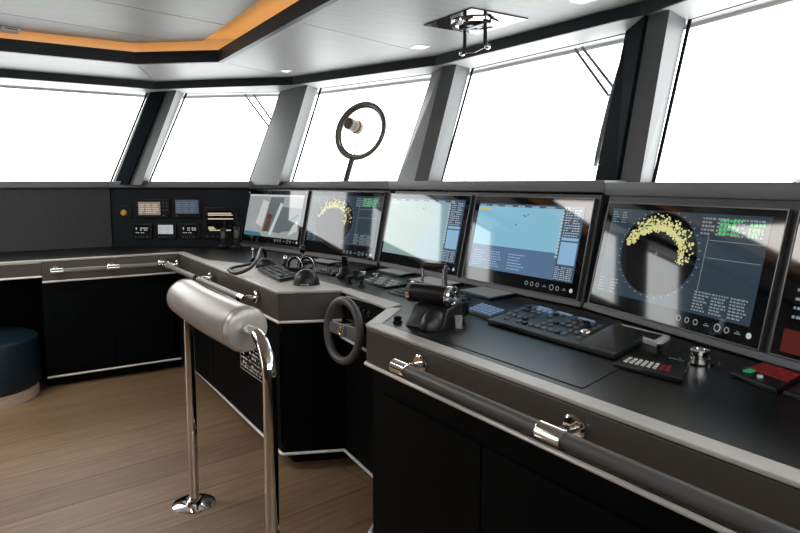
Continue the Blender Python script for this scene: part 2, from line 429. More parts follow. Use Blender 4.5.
# ------------------------------------------------------------------ consoles
P0, P1, P2, P3, P4, P5 = (1.29, 5.2), (1.235, 3.03), (1.532, 2.90), (1.48, 2.37), (1.235, 2.14), (1.235, -.45)
ZT = .95
def loc(o, Minv): o.data.transform(Minv); return o
def console_front(parent, inv, a, b, bi, ai, pads=True, trim_z=(.786, .797), toe=True):
    """padded fascia, edge roll, bright trims along one face a-b (inner points ai, bi)"""
    def inset(t0, t1): return [lerp(a, ai, t0), lerp(b, bi, t0), lerp(b, bi, t1), lerp(a, ai, t1)]
    loc(MB().prism(inset(0, 1), .937, ZT).build('edge_roll', M_ROLLE, parent, bevel=.004, seg=2), inv)
    if pads:
        loc(MB().prism(inset(.05, .9), .80, .9345).build('padded_front', M_LEATH, parent, bevel=.004, seg=2), inv)
    zt = sum(trim_z)/2
    e0, e1 = inset(.03, .5)[:2]
    loc(MB().rod((*e0, zt), (*e1, zt), .008, 12).build('trim_strip', M_TRIM, parent), inv)
    e0, e1 = inset(.2, .5)[:2]
    if toe: loc(MB().rod((*e0, .0865), (*e1, .0865), .008, 12).build('toe_strip', M_TRIM, parent), inv)
BW = .062
inner = off([(.335, 5.2), P0, P1, P2, P3, P4, P5], BW)
I00, I0, I1, I2, I3, I4_, I5 = inner
# --- port cabinet
pc = thing('port_cabinet', 'low black two-door cabinet with taupe padded front below the port window', 'cabinet', T((.78, 5.6, 0)))
PI = T((-.78, -5.6, 0))
def loc(o, Minv): o.data.transform(Minv); return o
I0b = lerp(I0, I1, .25)
b_ = MB().prism([(.335, 5.225), (1.24, 5.225), (1.30, 5.29), (1.30, 6.03), (.335, 6.03)], .09, .80); loc(b_.build('body', M_LACQ, pc), PI)
loc(MB().prism([(.335, 5.30), (1.30, 5.30), (1.30, 6.03), (.335, 6.03)], 0, .09).build('plinth', M_BACK, pc), PI)
for x0, x1 in ((.405, .80), (.808, 1.23)):
    loc(MB().box((x0, 5.212, .13), (x1, 5.225, .70)).build('door', M_LACQ, pc, bevel=.002), PI)
console_front(pc, PI, (.335, 5.2), P0, I0, I00)
# --- counter over the knee space
kc = thing('counter', 'black counter bridging the knee space at far left above the round stool', 'counter', T((-1.2, 5.6, 0)))
KI = T((1.2, -5.6, 0))
loc(MB().prism([(-2.9, 5.2), (.334, 5.2), (.334, 5.262), (-2.9, 5.262)], .929, ZT).build('edge_roll', M_ROLLE, kc, bevel=.004), KI)
loc(MB().prism([(-2.9, 5.203), (.334, 5.203), (.334, 5.25), (-2.9, 5.25)], .84, .9265).build('padded_front', M_LEATH, kc, bevel=.004), KI)
loc(MB().rod((-2.9, 5.204, .832), (.334, 5.204, .832), .008, 12).build('trim_strip', M_TRIM, kc), KI)
loc(MB().box((-2.9, 5.262, .88), (.334, 6.07, .946)).build('worktop', M_DECK, kc), KI)
loc(MB().box((-2.9, 5.9, 0), (.334, 6.07, .88)).build('back_panel', M_LACQ, kc), KI)
# --- forward control console, helm recess, starboard console
def poly_unit(name, label, path, ipath, back, origin, doors=None):
    t = thing(name, label, 'console', T((*origin, 0))); inv = T((-origin[0], -origin[1], 0))
    f = off(path, .025); k = off(path, .10)
    loc(MB().prism(f + back, .09, .80).build('body', M_LACQ, t), inv)
    loc(MB().prism(k + back, 0, .09).build('plinth', M_BACK, t), inv)
    return t, inv
cc, ci = poly_unit('control_console', 'angular console wing with taupe padded front, left of the steering wheel', [P0, P1, P2], None, [(2.1, 2.90), (1.95, 5.3), (1.4, 5.3)], (1.6, 4.0))
console_front(cc, ci, P0, P1, I1, I0); console_front(cc, ci, P1, P2, I2, I1)
loc(MB().prism([I0b, I1, I2, (1.60, 3.05), (1.56, 4.15), (1.36, 4.6)][::-1], .9452, .946).build('sheen_top', M_ROLLE, cc), ci)  # thin pale sheet, window sheen on the wing top put into its colour
for y0, y1 in ((4.2, 5.05), (3.05, 4.19)):
    loc(MB().box((1.247, y0, .13), (1.262, y1, .74)).build('door', M_LACQ, cc, bevel=.002), ci)
hc, hi = poly_unit('helm_console', 'recessed centre console section behind the steering wheel', [P2, P3], None, [(2.15, 2.37), (2.15, 2.895)], (1.8, 2.63))
J2, J3 = (1.60, 2.955), (1.60, 2.42)
console_front(hc, hi, P2, P3, (1.585, 2.41), (1.60, 2.945), pads=False, trim_z=(.70, .705))
hp = MB().hexa([V((1.545, 2.893, .80)), V((1.50, 2.40, .80)), V((1.60, 2.40, .80)), V((1.62, 2.893, .80))],
               [V((1.565, 2.893, .928)), V((1.52, 2.40, .928)), V((1.60, 2.40, .928)), V((1.62, 2.893, .928))]).build('switch_panel', M_BLKG, hc)
loc(hp, hi)
for k in range(6):
    y = 2.47+k*.062; x = 1.518+(y-2.40)*.09
    loc(MB().cyl(.014, 0, .022, T((x, y, .875)) @ RY(-80), 14).cyl(.006, .022, .03, T((x, y, .875)) @ RY(-80), 10).build('knob', M_BLK if k != 2 else M_RUB, hc, bevel=.001), hi)
loc(MB().box((1.535, 2.45, .924), (1.539, 2.85, .928)).build('switch_bezel', M_TRIM, hc), hi)
scn, si = poly_unit('starboard_console', 'long black console with padded top edge and grab rail, nearest the camera', [P3, P4, P5], None, [(1.6, -.45), (2.12, 1.88), (2.12, 2.365)], (1.6, 1.0))
console_front(scn, si, P3, P4, I4_, I3); console_front(scn, si, P4, P5, I5, I4_)
for y0, y1 in ((1.455, 2.05), (.72, 1.447), (-.02, .712)):
    loc(MB().box((1.246, y0, .13), (1.262, y1, .695)).build('door', M_LACQ, scn, bevel=.002), si)

# --- continuous black worktop with dash panels
deck = [(.335, 5.262), I0, I1, I2, (1.585, 2.41), I4_, I5, (1.60, -.45), (1.767, -.05), (2.20, 1.90), (2.20, 3.63), (1.865, 5.43), (.94, 6.075), (.335, 6.07)]
deck[1] = (1.352, 5.262)
wt = MB().prism(deck[::-1], .86, .945).build('worktop', M_DECK); tag(wt, 'continuous black worktop running under all the screens and controls', 'worktop')

def plane(p0, d, tilt=12.5):
    d = V((d[0], d[1], 0)).normalized(); o = V((-d.y, d.x, 0)); t = math.radians(tilt)
    u = V((0, 0, 1))*math.cos(t) + o*math.sin(t); n = -o*math.cos(t) + V((0, 0, 1))*math.sin(t)
    M = Matrix.Identity(4)
    for r in range(3): M[r][0], M[r][1], M[r][2], M[r][3] = d[r], u[r], n[r], p0[r] - .015*n[r]
    return M
PA = plane((1.857, 5.6, .95), (.17, -.985)); PB = plane((2.2, 3.63, .95), (0, -1)); PC = plane((2.2, 1.9, .95), (-.2164, -.9763))
for M, L0, L1, lab in ((PA, .12, 1.985, 'grey slanted dash panel holding the two screens farthest left'),
                       (PB, .01, 1.72, 'grey slanted dash panel holding the two pale chart screens'),
                       (PC, .01, 2.06, 'grey slanted dash panel holding the large radar screen at right')):
    t = thing('dash_panel', lab, 'panel', M @ T((L0, 0, 0)))
    MB().box((0, .0, -.03), (L1-L0, .512, -.002)).build('panel_board', M_DASH, t)
    MB().box((0, .0, -.002), (L1-L0, .026, .016)).build('lower_moulding', M_LEDGE, t, bevel=.004)

# ------------------------------------------------------------------ monitors
E_BG = emis('display_slate', (.030, .050, .068), .9)
E_BLACK = emis('display_black', (.002, .002, .002), .5)
E_ECHO = emis('display_echo', (.72, .70, .30), .85)
E_WHITE = emis('display_white', (.75, .8, .82), .6)
E_DIM = emis('display_dim_white', (.35, .42, .46), .6)
E_GREEN = emis('display_green', (.10, .75, .22), .7)
E_CHART = emis('display_chart_blue', (.24, .52, .66), .9)
E_CHARTP = emis('display_chart_pale', (.27, .43, .48), .8)
E_PANEL = emis('display_panel_blue', (.10, .175, .29), .9)
E_SIDE = emis('display_side_blue', (.05, .10, .17), .9)
E_ROWS = emis('display_rows_blue', (.28, .48, .68), .9)
E_LAND = emis('display_land_green', (.30, .42, .38), .8)
E_CAM = emis('display_camera_grey', (.38, .41, .41), .8)
E_CAM2 = emis('display_camera_slate', (.15, .18, .19), .8)
E_CAM3 = emis('display_camera_pale', (.62, .64, .62), .85)
E_CAMR = emis('display_camera_red', (.13, .05, .04), .8)
E_TEAL = emis('display_camera_teal', (.06, .20, .26), .8)
E_YEL = emis('display_yellow', (.80, .62, .12), .8)
E_RED = emis('display_red_reflection', (.10, .016, .01), .8)

def rect(m, x0, x1, y0, y1, z): m.poly([(x0, y0, z), (x1, y0, z), (x1, y1, z), (x0, y1, z)])
def rows(m, x0, x1, y0, y1, n, z, fill=.6, hgt=.55, cols=3):
    """blurred lines of small read-outs: short bars, row by row"""
    dy = (y1-y0)/n
    for i in range(n):
        yy = y0+i*dy
        for c in range(cols):
            a = x0+(x1-x0)*c/cols; wmax = (x1-x0)/cols*.92
            x = a
            while x < a+wmax*random.uniform(fill*.7, min(1, fill*1.3)):
                l = min(random.uniform(.006, .016), a+wmax-x)
                if l > .002: rect(m, x, x+l, yy, yy+dy*hgt, z)
                x += l+.004
def disc(m, cx, cy, rx, ry, z, n=64): m.poly([(cx+rx*math.cos(2*math.pi*k/n), cy+ry*math.sin(2*math.pi*k/n), z) for k in range(n)])
def ringq(m, cx, cy, rx, ry, wd, z, n=48, a0=0, a1=360):
    for k in range(n):
        a, b = math.radians(a0+(a1-a0)*k/n), math.radians(a0+(a1-a0)*(k+1)/n)
        m.poly([(cx+rx*math.cos(a), cy+ry*math.sin(a), z), (cx+rx*math.cos(b), cy+ry*math.sin(b), z),
                (cx+(rx-wd)*math.cos(b), cy+(ry-wd)*math.sin(b), z), (cx+(rx-wd)*math.cos(a), cy+(ry-wd)*math.sin(a), z)])
ZF = .0155   # display surface (just over the black glass)
def flat(m, name, mt, parent): return m.build(name, mt, parent, recalc=False)
def monitor(M, s0, s1, label, act, content, base_mat, u0=.028, u1=.493):
    t = thing('monitor', label, 'monitor', M @ T((s0, u0, 0)))
    W, Hh = s1-s0, u1-u0
    MB().box((0, 0, -.0015), (W, Hh, .0)).build('housing', M_BLK, t)
    MB().box((.004, .004, 0), (W-.004, Hh-.004, .0145)).build('glass_front', M_GLS, t)
    f = MB().box((0, 0, 0), (W, .004, .017)).box((0, Hh-.004, 0), (W, Hh, .017)).box((0, .004, 0), (.004, Hh-.004, .017)).box((W-.004, .004, 0), (W, Hh-.004, .017))
    f.build('frame', M_FRAME, t)
    x0, x1, y0, y1 = act[0]-s0, act[1]-s0, act[2]-u0, act[3]-u0
    s = MB(); rect(s, x0, x1, y0, y1, .0150); scr = flat(s, 'screen', base_mat, t)
    ic = MB()
    for k, (fx, r) in enumerate(((.60, .011), (.645, .011), (.69, .011), (.80, .014), (.845, .011))):
        ringq(ic, W*fx, .037, r, r, .004, .0150, 16)
    for fx in (.745, .895): rect(ic, W*fx-.012, W*fx+.012, .033, .036, .0150); rect(ic, W*fx-.006, W*fx+.006, .040, .042, .0150)
    flat(ic, 'touch_icons', E_DIM, t)
    pw = MB(); disc(pw, W*.945, .037, .010, .010, .0150, 20); flat(pw, 'power_light', E_WHITE, t)
    content(scr, x0, x1, y0, y1)
    return t
def radar(cx, cy, rx, ry, side=.62, seed=1, dens=1.):
    def f(p, x0, x1, y0, y1):
        rnd = random.Random(seed)
        Wd, Hd = x1-x0, y1-y0
        X, Y, RX_, RY_ = x0+cx*Wd, y0+cy*Hd, rx*Wd, ry*Hd
        m = MB(); disc(m, X, Y, RX_, RY_, .0154); flat(m, 'radar_disc', E_BLACK, p)
        m = MB()
        for k in range(int(560*dens)):
            a = rnd.choice((rnd.uniform(-14, 172), rnd.triangular(20, 165, 95))); sp = rnd.choice((rnd.gauss(0, .04), abs(rnd.gauss(0, .16))-.04))
            rad = .60+(.24*((a-85)/85)**2 if a > 85 else .02*(85-a)/85)+sp
            a = math.radians(a); rr = rnd.uniform(.004, .014)
            if rad > .97: continue
            u, v = X+RX_*rad*math.cos(a), Y+RY_*rad*math.sin(a)
            nn = rnd.choice((4, 5, 6)); ph = rnd.random()*6
            m.poly([(u+rr*.62*rnd.uniform(.5, 1.1)*math.cos(ph+6.283*q/nn), v+rr*.5*rnd.uniform(.5, 1.1)*math.sin(ph+6.283*q/nn), .0158) for q in range(nn)])
        for k in range(int(60*dens)):
            a = math.radians(rnd.uniform(10, 170)); rad = rnd.uniform(.65, .95); rr = rnd.uniform(.002, .006)
            u, v = X+RX_*rad*math.cos(a), Y+RY_*rad*math.sin(a)
            rect(m, u-rr, u+rr, v-rr, v+rr, .0158)
        flat(m, 'radar_echo', E_ECHO, p)
        m = MB()
        for k in range(36):
            a = math.radians(k*10)
            u, v = X+RX_*1.05*math.cos(a), Y+RY_*1.05*math.sin(a)
            if x0 < u < x1 and y0 < v < y1: rect(m, u-.004, u+.004, v-.002, v+.002, .0154)
        rect(m, X-.01, X+.01, Y-.001, Y+.001, .0160); rect(m, X-.001, X+.001, Y-.008, Y+.008, .0160)
        xs = x0+side*Wd
        rect(m, xs+.05*Wd, xs+.0535*Wd, y0+.2*Hd, y0+.78*Hd, .0154)
        for fy in (.56, .735): rect(m, xs+.06*Wd, x1-.01*Wd, y0+fy*Hd, y0+fy*Hd+.002, .0154)
        rows(m, xs+.04*Wd, x1-.02*Wd, y0+.03*Hd, y0+.24*Hd, 7, .0154, .8, .5, 3)
        rows(m, xs, x1-.02*Wd, y0+.79*Hd, y0+.98*Hd, 5, .0154, .75, .5, 4)
        rows(m, x0+.01*Wd, x0+.16*Wd, y0+.84*Hd, y0+.98*Hd, 5, .0154, .5, .4, 2)
        rows(m, x0+.01*Wd, x0+.2*Wd, y0+.02*Hd, y0+.2*Hd, 5, .0154, .4, .35, 2)
        flat(m, 'readout', E_DIM, p)
        m = MB(); rows(m, xs+.1*Wd, xs+.24*Wd, y0+.80*Hd, y0+.97*Hd, 4, .0156, .85, .6, 1); rows(m, x1-.1*Wd, x1-.02*Wd, y0+.80*Hd, y0+.95*Hd, 3, .0156, .8, .6, 1)
        flat(m, 'green_readout', E_GREEN, p)
    return f
def chart(colr, split=.36, seed=3, land=None):
    def f(p, x0, x1, y0, y1):
        Wd, Hd = x1-x0, y1-y0; xc = x0+.835*Wd
        m = MB(); rect(m, x0, xc, y0+split*Hd, y1-.045*Hd, .0153); flat(m, 'chart_area', colr, p)
        m = MB(); rect(m, xc, x1, y0, y1, .0153); rect(m, x0, xc, y1-.045*Hd, y1, .0153); flat(m, 'side_column', E_SIDE, p)
        m = MB(); rect(m, xc+.012, x1-.008, y0+.22*Hd, y0+.52*Hd, .0155); rect(m, xc+.012, x1-.008, y0+.54*Hd, y0+.58*Hd, .0155); flat(m, 'list_box', E_ROWS, p)
        m = MB()
        rows(m, xc+.014, x1-.008, y0+.60*Hd, y0+.97*Hd, 11, .0155, .75, .4, 2); rows(m, xc+.004, x1-.01, y0+.02*Hd, y0+.2*Hd, 7, .0155, .8, .4, 3)
        rows(m, x0+.01, xc-.02, y1-.04*Hd, y1-.004*Hd, 1, .0155, .5, .5, 6)
        for k in range(14): rect(m, xc-.012, xc+.004, y0+(.3+.045*k)*Hd, y0+(.325+.045*k)*Hd, .0156)
        flat(m, 'readout', E_WHITE, p)
        m = MB(); rect(m, x0+.01*Wd, x0+.13*Wd, y0+.90*Hd, y0+.925*Hd, .0156); disc(m, xc+.008, y1-.03*Hd, .006, .006, .0157, 16); disc(m, xc+.026, y1-.03*Hd, .006, .006, .0157, 16)
        flat(m, 'yellow_mark', E_YEL, p)
        if split > .1:
            m = MB(); rows(m, x0+.03*Wd, xc-.45*Wd, y0+.05*Hd, y0+.30*Hd, 7, .0156, .6, .35, 2); rows(m, x0+.40*Wd, xc-.2*Wd, y0+.05*Hd, y0+.30*Hd, 6, .0156, .6, .35, 1)
            flat(m, 'table_readout', E_ROWS, p)
        m = MB()
        for u, v in ((.50, .83), (.42, .70), (.52, .855), (.485, .84)): rect(m, x0+u*Wd-.006, x0+u*Wd+.006, y0+v*Hd-.004, y0+v*Hd+.003, .0156)
        flat(m, 'vessel_mark', E_CAM2, p)
        if land:
            m = MB(); m.poly([(x0+a*Wd, y0+b*Hd, .0154) for a, b in land]); flat(m, 'land_area', E_LAND, p)
    return f
def camera_view(p, x0, x1, y0, y1):
    Wd, Hd = x1-x0, y1-y0
    def pl(name, mt, pts, z):
        m = MB(); m.poly([(x0+a*Wd, y0+b*Hd, z) for a, b in pts]); flat(m, name, mt, p)
    pl('sky_area', E_CAM, [(0, .1), (.28, .1), (.32, .9), (0, .97)], .0153)
    pl('title_bar', E_CAM3, [(.0, .955), (1, .955), (1, 1), (0, 1)], .0153)
    pl('hull_shape', E_CAM2, [(.34, .12), (1, .1), (1, .94), (.42, .94)], .0153)
    pl('pale_post', E_CAM3, [(.20, .30), (.33, .22), (.40, .82), (.28, .88)], .0155)
    pl('red_shape', E_CAMR, [(.36, .12), (.45, .14), (.50, .52), (.40, .55)], .0155)
    pl('light_beam', E_CAM3, [(.47, .04), (.52, .04), (.66, .78), (.61, .82)], .0157)
    pl('water', E_TEAL, [(0, 0), (.36, 0), (.30, .085), (0, .10)], .0155)
    pl('deck_shape', E_CAM, [(.5, .02), (1, .02), (1, .2), (.75, .16)], .0155)
    pl('horizon_band', E_CAM, [(.66, .72), (1, .70), (1, .94), (.66, .94)], .0156)
    pl('boat_shape', E_BLACK, [(.80, .42), (.90, .45), (.96, .55), (.93, .57), (.84, .47)], .0157)
    pl('dash_shape', E_CAM3, [(.82, .06), (.98, .2), (.95, .42), (.88, .30)], .0158)
monitor(PA, .14, 1.055, 'leftmost monitor showing a pale grey camera picture', (.18, 1.01, .108, .464), camera_view, E_CAM, .05, .502)
monitor(PA, 1.10, 1.95, 'smaller of the two radar monitors, second screen from the left', (1.128, 1.915, .117, .468), radar(.383, .48, .282, .50, .68, 4, .8), E_BG, .028, .502)
monitor(PB, -.012, .838, 'chart monitor with a greenish map behind the tall throttle', (.012, .79, .098, .463), chart(E_CHARTP, .02, 3, [(0, .02), (.5, .02), (.44, .35), (.62, .55), (.60, .93), (.12, .93), (.0, .6)]), E_CHARTP)
monitor(PB, .878, 1.70, 'blue chart monitor with a table in its lower part, fourth from the left', (.918, 1.655, .10, .453), chart(E_CHART, .36), E_PANEL)
monitor(PC, .037, .893, 'largest radar monitor, to the right of the blue chart screen', (.075, .842, .093, .452), radar(.392, .535, .258, .455, .64, 9, 1.25), E_BG, .028, .480)
def dark_view(p, x0, x1, y0, y1):
    m = MB(); rows(m, x0+.02, x0+.3, y0+.05, y0+.16, 4, .0155, .4, .3, 2); flat(m, 'readout', E_DIM, p)
    m = MB(); rect(m, x0+.005, x0+.5, y0-.055, y0+.015, .0153); flat(m, 'red_reflection', E_RED, p)  # glowing red patch paints a reflection onto the dark screen
monitor(PC, .926, 1.80, 'dark monitor cut off by the right edge of the picture', (.955, 1.76, .10, .45), dark_view, E_BLACK, .028, .480)

# ------------------------------------------------------------------ instruments on the port forward panel
PD = Matrix.Identity(4)
for r in range(3):
    PD[r][0] = (DD.x, DD.y, 0)[r]; PD[r][1] = (0, 0, 1)[r]; PD[r][2] = (-nD.x, -nD.y, 0)[r]; PD[r][3] = (WP[0], WP[1], 0)[r]
def sx_(px): return (px-109)*.0088
def zz_(py): return 1.248-(py-212)*.00877
def instrument(px0, px1, py0, py1, scr, lab, mt, keys, marks=None, mk=None):
    x0, x1, y0, y1 = sx_(px0), sx_(px1), zz_(py1), zz_(py0)
    t = thing('instrument_display', lab, 'instrument', PD @ T((x0, y0, 0)))
    MB().box((0, 0, 0), (x1-x0, y1-y0, .022)).build('bezel', M_BLK, t, bevel=.004)
    a0, a1, b0, b1 = sx_(scr[0])-x0, sx_(scr[1])-x0, zz_(scr[3])-y0, zz_(scr[2])-y0
    m = MB(); rect(m, a0, a1, b0, b1, .0225); s = flat(m, 'screen', mt, t)
    if marks:
        m = MB(); marks(m, a0, a1, b0, b1); flat(m, 'readout', mk, s)
    for kx, ky in keys:
        MB().box((-.007, -.004, .021), (.007, .004, .0245), T((sx_(kx)-x0, zz_(ky)-y0, 0))).build('key', M_GREY, t)
    return t
E_SEPIA = emis('display_sepia', (.30, .24, .21), .8); E_STEEL = emis('display_steel_blue', (.085, .11, .16), .8); E_IVORY = emis('display_ivory', (.85, .75, .55), .85)
instrument(135, 169, 199.5, 218, (138, 160, 202, 215), 'wide instrument with a sepia screen in the upper row on the port panel', E_SEPIA,
           [(x, y) for x in (163, 166.5) for y in (203, 206.5, 210)] + [(163.5, 215.5)], lambda m, a, b, c, d: rows(m, a+.01, b-.01, c+.02, d-.01, 5, .0229, .7, .35, 3), E_IVORY)
instrument(173, 200, 199, 218, (175, 198, 200, 213.6), 'instrument with a steel blue screen in the upper row on the port panel', E_STEEL,
           [(176, 216)], lambda m, a, b, c, d: rows(m, a+.01, b-.01, c+.01, d-.01, 6, .0229, .6, .25, 3), E_DIM)
def small_marks(m, a, b, c, d):
    rows(m, a+.05, b-.008, c+.03, d-.015, 2, .0229, .7, .55, 2); rows(m, a+.01, b-.03, c+.008, c+.02, 1, .0229, .6, .5, 2); rect(m, a+.012, a+.02, c+.035, c+.06, .0229)
instrument(132, 151, 224, 239, (133.5, 148, 225, 234), 'small black instrument with white figures, first in the lower row of the port panel', E_BLACK, [(x, 237) for x in (134.5, 138, 141.5, 145.5)], small_marks, E_WHITE)
instrument(155, 174.5, 224, 239, (157, 172, 225, 234), 'small instrument with a white screen, middle of the lower row on the port panel', E_WHITE, [(x, 237) for x in (158, 161.5, 165, 169)],
           lambda m, a, b, c, d: rows(m, a+.01, b-.01, c+.01, d-.01, 4, .0229, .6, .3, 2), E_DIM)
instrument(179, 198, 224, 239, (180.5, 196, 225, 234), 'small black instrument with white figures, third in the lower row of the port panel', E_BLACK, [(x, 237) for x in (181.5, 185, 188.5, 192)], small_marks, E_WHITE)
def bars(m, a, b, c, d):
    for f, l in ((.86, .9), (.78, .95), (.60, .97), (.2, .25), (.13, .3)): rect(m, a+.01, a+(b-a)*l, c+(d-c)*f, c+(d-c)*(f+.045), .0229)
    rows(m, a+.02, b-.02, c+.01, c+.03, 1, .0229, .9, .5, 4)
instrument(203, 236, 207.5, 239, (206, 233, 211, 232), 'large square instrument with ivory bars at the right end of the port panel', E_BLACK, [(x, 236.3) for x in (206, 211.5, 216, 220.5, 225)], bars, E_IVORY)
t = thing('rotary_switch', 'round yellow knob on a small black plate left of the instruments', 'switch', PD @ T((sx_(121), zz_(218), 0)))
MB().box((0, 0, 0), (sx_(131)-sx_(121), .11, .012)).build('plate', M_BLK, t, bevel=.003)
MB().cyl(.028, .012, .03, T((.02, .045, 0)), 24, .022).build('knob', M_YEL, t, bevel=.002)
def handset(label, x, y, rz, h, grp='handsets by the port panel'):
    t = thing('radio_handset', label, 'handset', T((x, y, .945)) @ RZ(rz), grp)
    MB().box((-.035, -.03, 0), (.035, .03, .03)).build('cradle', M_BLK, t, bevel=.006)
    MB().box((-.022, -.018, .03), (.022, .018, h)).build('body', M_RUB, t, bevel=.008)
    MB().cyl(.005, h, h+.06, T((.012, 0, 0)), 10).build('aerial', M_BLK, t)
    MB().box((-.015, -.0195, h*.5), (.015, -.0175, h*.85)).build('display', M_GREY, t)
    return t
handset('left one of the two black handsets standing before the port panel', 1.72, 5.40, -30, .17)
handset('right one of the two black handsets, beside the leftmost monitor', 1.79, 5.26, -30, .19)

# ------------------------------------------------------------------ grab rails
def rail(label, a, b, br, r, nrm, zc, mt, collars=True):
    """rail from a to b (xy), brackets at fractions br, nrm points from rail to the console face"""
    a, b = V((*a, zc)), V((*b, zc)); d = (b-a).normalized(); nv = V((*nrm, 0))
    t = thing('grab_rail', label, 'rail', T((a+b)/2)); inv = T(-(a+b)/2)
    o = MB().tube([a, a+(b-a)*.5, b], r, 20).build('grip', mt, t); loc(o, inv)
    for f in br:
        p = a+(b-a)*f
        q = d.to_track_quat('Z', 'Y').to_matrix().to_4x4()
        m = MB().cyl(r*1.18, -.042, .042, T(p) @ q, 24)
        c = m.build('collar', M_CHROME, t, bevel=.002); loc(c, inv)
        m = MB().rod(p, p+nv*.068, r*.55, 16); m.cyl(r*.75, 0, .02, T(p+nv*.03) @ nv.to_track_quat('Z', 'Y').to_matrix().to_4x4(), 18)
        c = m.build('bracket', M_CHROME, t, bevel=.001); loc(c, inv)
        m = MB().lathe([(r*1.75, .0), (r*1.75, .007), (r*1.45, .012), (0, .012)], T(p+nv*.0805) @ (-nv).to_track_quat('Z', 'Y').to_matrix().to_4x4(), 28)
        g = m.build('rosette', M_CHROME, c); loc(g, inv)
    return t
rail('dark leather grab rail on the near console front, running out of frame', (1.155, 1.80), (1.155, -.40), (.018, .329, .65, .97), .021, (1, 0), .878, M_GRIP)
rail('grey grab rail on the console wing behind the roller backrest', (1.155, 5.06), (1.155, 3.30), (.02, .5, .98), .019, (1, 0), .878, M_RAIL)
rail('grey grab rail along the port cabinet front', (.40, 5.12), (1.19, 5.12), (.03, .5, .96), .017, (0, 1), .874, M_RAIL)

# ------------------------------------------------------------------ roller backrest on two steel poles
lr = thing('leaning_rail', 'silver leather roller backrest carried on two polished steel poles', 'backrest', T((.76, 2.5, 0)))
def bol(y):   # axis bows away from the console in the middle
    s = (y-2.58)/.45
    return V((.742+.02*s*s-.76, y-2.5, .985))
pts, rad = [], []
Y0, Y1 = 2.14, 2.965
for k, (f, r) in enumerate([(0, .030), (.001, .061), (.008, .074), (.03, .0805)] + [(i/14, .081) for i in range(1, 14)] + [(.97, .0805), (.992, .074), (.999, .061), (1, .03)]):
    pts.append(bol(Y0+(Y1-Y0)*f)); rad.append(r)
MB().tube(pts, rad, 36).build('cushion', M_ROLL, lr)
sm = MB()
for f in (.035, .965): 
    c = bol(Y0+(Y1-Y0)*f); sm.tube([c+V((.0815*math.cos(a*math.pi/20), 0, .0815*math.sin(a*math.pi/20))) for a in range(40)], .0022, 6, True)
sm.build('piping', M_ROLL, lr.children[0])
def bend(y0, sgn):
    ps = [(0, y0, .01), (0, y0, .5), (0, y0, .86)]
    R = .125
    for k in range(1, 11):
        a = math.radians(90*k/10); ps.append((0, y0+sgn*R*(1-math.cos(a)), .86+R*math.sin(a)))
    ps.append((0, y0+sgn*(R+.06), .985)); return ps
p1 = MB().tube(bend(1.945-2.5, 1), .0235, 24).build('pole', M_CHROME, lr)
MB().tube([(0, 2.925-2.5, .01), (0, 2.925-2.5, .5), (0, 2.925-2.5, .95)], .0225, 24).build('pole', M_CHROME, lr)
MB().lathe([(.031, 0), (.031, .014), (.024, .02), (.02, .02)], T((0, 2.163-2.5, .985)) @ RX(90), 24).build('ferrule', M_CHROME, p1)
for y in (1.945, 2.935):
    MB().lathe([(.098, 0), (.097, .004), (.085, .008), (.036, .011), (.036, .026), (.031, .03), (.020, .03)], T((0, y-2.5, 0)), 40).build('base_flange', M_CHROME, lr)

# ------------------------------------------------------------------ steering wheel
sw = thing('steering_wheel', 'small dark leather steering wheel in the console recess', 'steering wheel', T((1.36, 2.56, .825)) @ RZ(4) @ RY(-85))
R_ = .138
MB().tube([(R_*math.cos(2*math.pi*k/48), R_*math.sin(2*math.pi*k/48), 0) for k in range(48)], .019, 16, True).build('rim', M_GRIP, sw)
MB().hexa([V((-.032, -.13, -.012)), V((.032, -.13, -.012)), V((.026, .13, -.012)), V((-.026, .13, -.012))],
          [V((-.03, -.13, .004)), V((.03, -.13, .004)), V((.024, .13, .004)), V((-.024, .13, .004))]).build('spoke', M_GREY, sw, bevel=.004)
hb = MB().cyl(.03, .004, .012, n=28).build('hub', M_GREY, sw, bevel=.003)
ringm = MB(); ringm.tube([(.017*math.cos(a*math.pi/12), .017*math.sin(a*math.pi/12), .0125) for a in range(24)], .0028, 8, True); ringm.rod((-.012, 0, .0125), (.012, 0, .0125), .002); ringm.build('emblem', M_BRASS, hb)
MB().cyl(.026, -.15, -.01, n=24, r2=.032).build('column', M_BLK, sw)

# ------------------------------------------------------------------ round stool at left
st = thing('round_stool', 'round navy leather stool on a pale plinth, tucked under the counter at left', 'stool', T((-.055, 5.235, 0)))
MB().lathe([(.30, .075), (.335, .08), (.35, .10), (.35, .40), (.342, .425), (.32, .437), (.0, .440)], I4, 56).build('cushion', M_BLUE, st)
MB().lathe([(.338, 0), (.338, .08), (.2, .08)], I4, 56).build('plinth', M_PALE, st)
MB().tube([(.345*math.cos(2*math.pi*k/56), .345*math.sin(2*math.pi*k/56), .42) for k in range(56)], .003, 6, True).build('piping', M_BLUE, st.children[0])

# ------------------------------------------------------------------ placard on console wing
pk = thing('placard', 'black plate with fine white diagram on the console side below the roller', 'placard', T((1.2465, 3.40, .53)))
MB().box((-.004, -.23, -.125), (0, .245, .125)).build('plate', M_BLKG, pk)
m = MB()
def wr(y0, y1, z0, z1): m.poly([(-.0045, y0, z0), (-.0045, y0, z1), (-.0045, y1, z1), (-.0045, y1, z0)])
for a in (.120, -.124): wr(-.225, .24, a, a+.004)
for a in (-.225, .236): wr(a, a+.004, -.124, .124)
rnd = random.Random(2)
for i in range(9):
    z = .095-i*.025; y = .22
    while y > -.2:
        l = rnd.uniform(.006, .03)
        if rnd.random() < .75: wr(y-l, y, z, z+rnd.choice((.006, .01, .014)))
        y -= l+rnd.uniform(.004, .02)
for z in (.04, -.05, -.085): wr(-.21, .22, z, z+.0025)
m.build('diagram', M_WHT, pk, recalc=False)

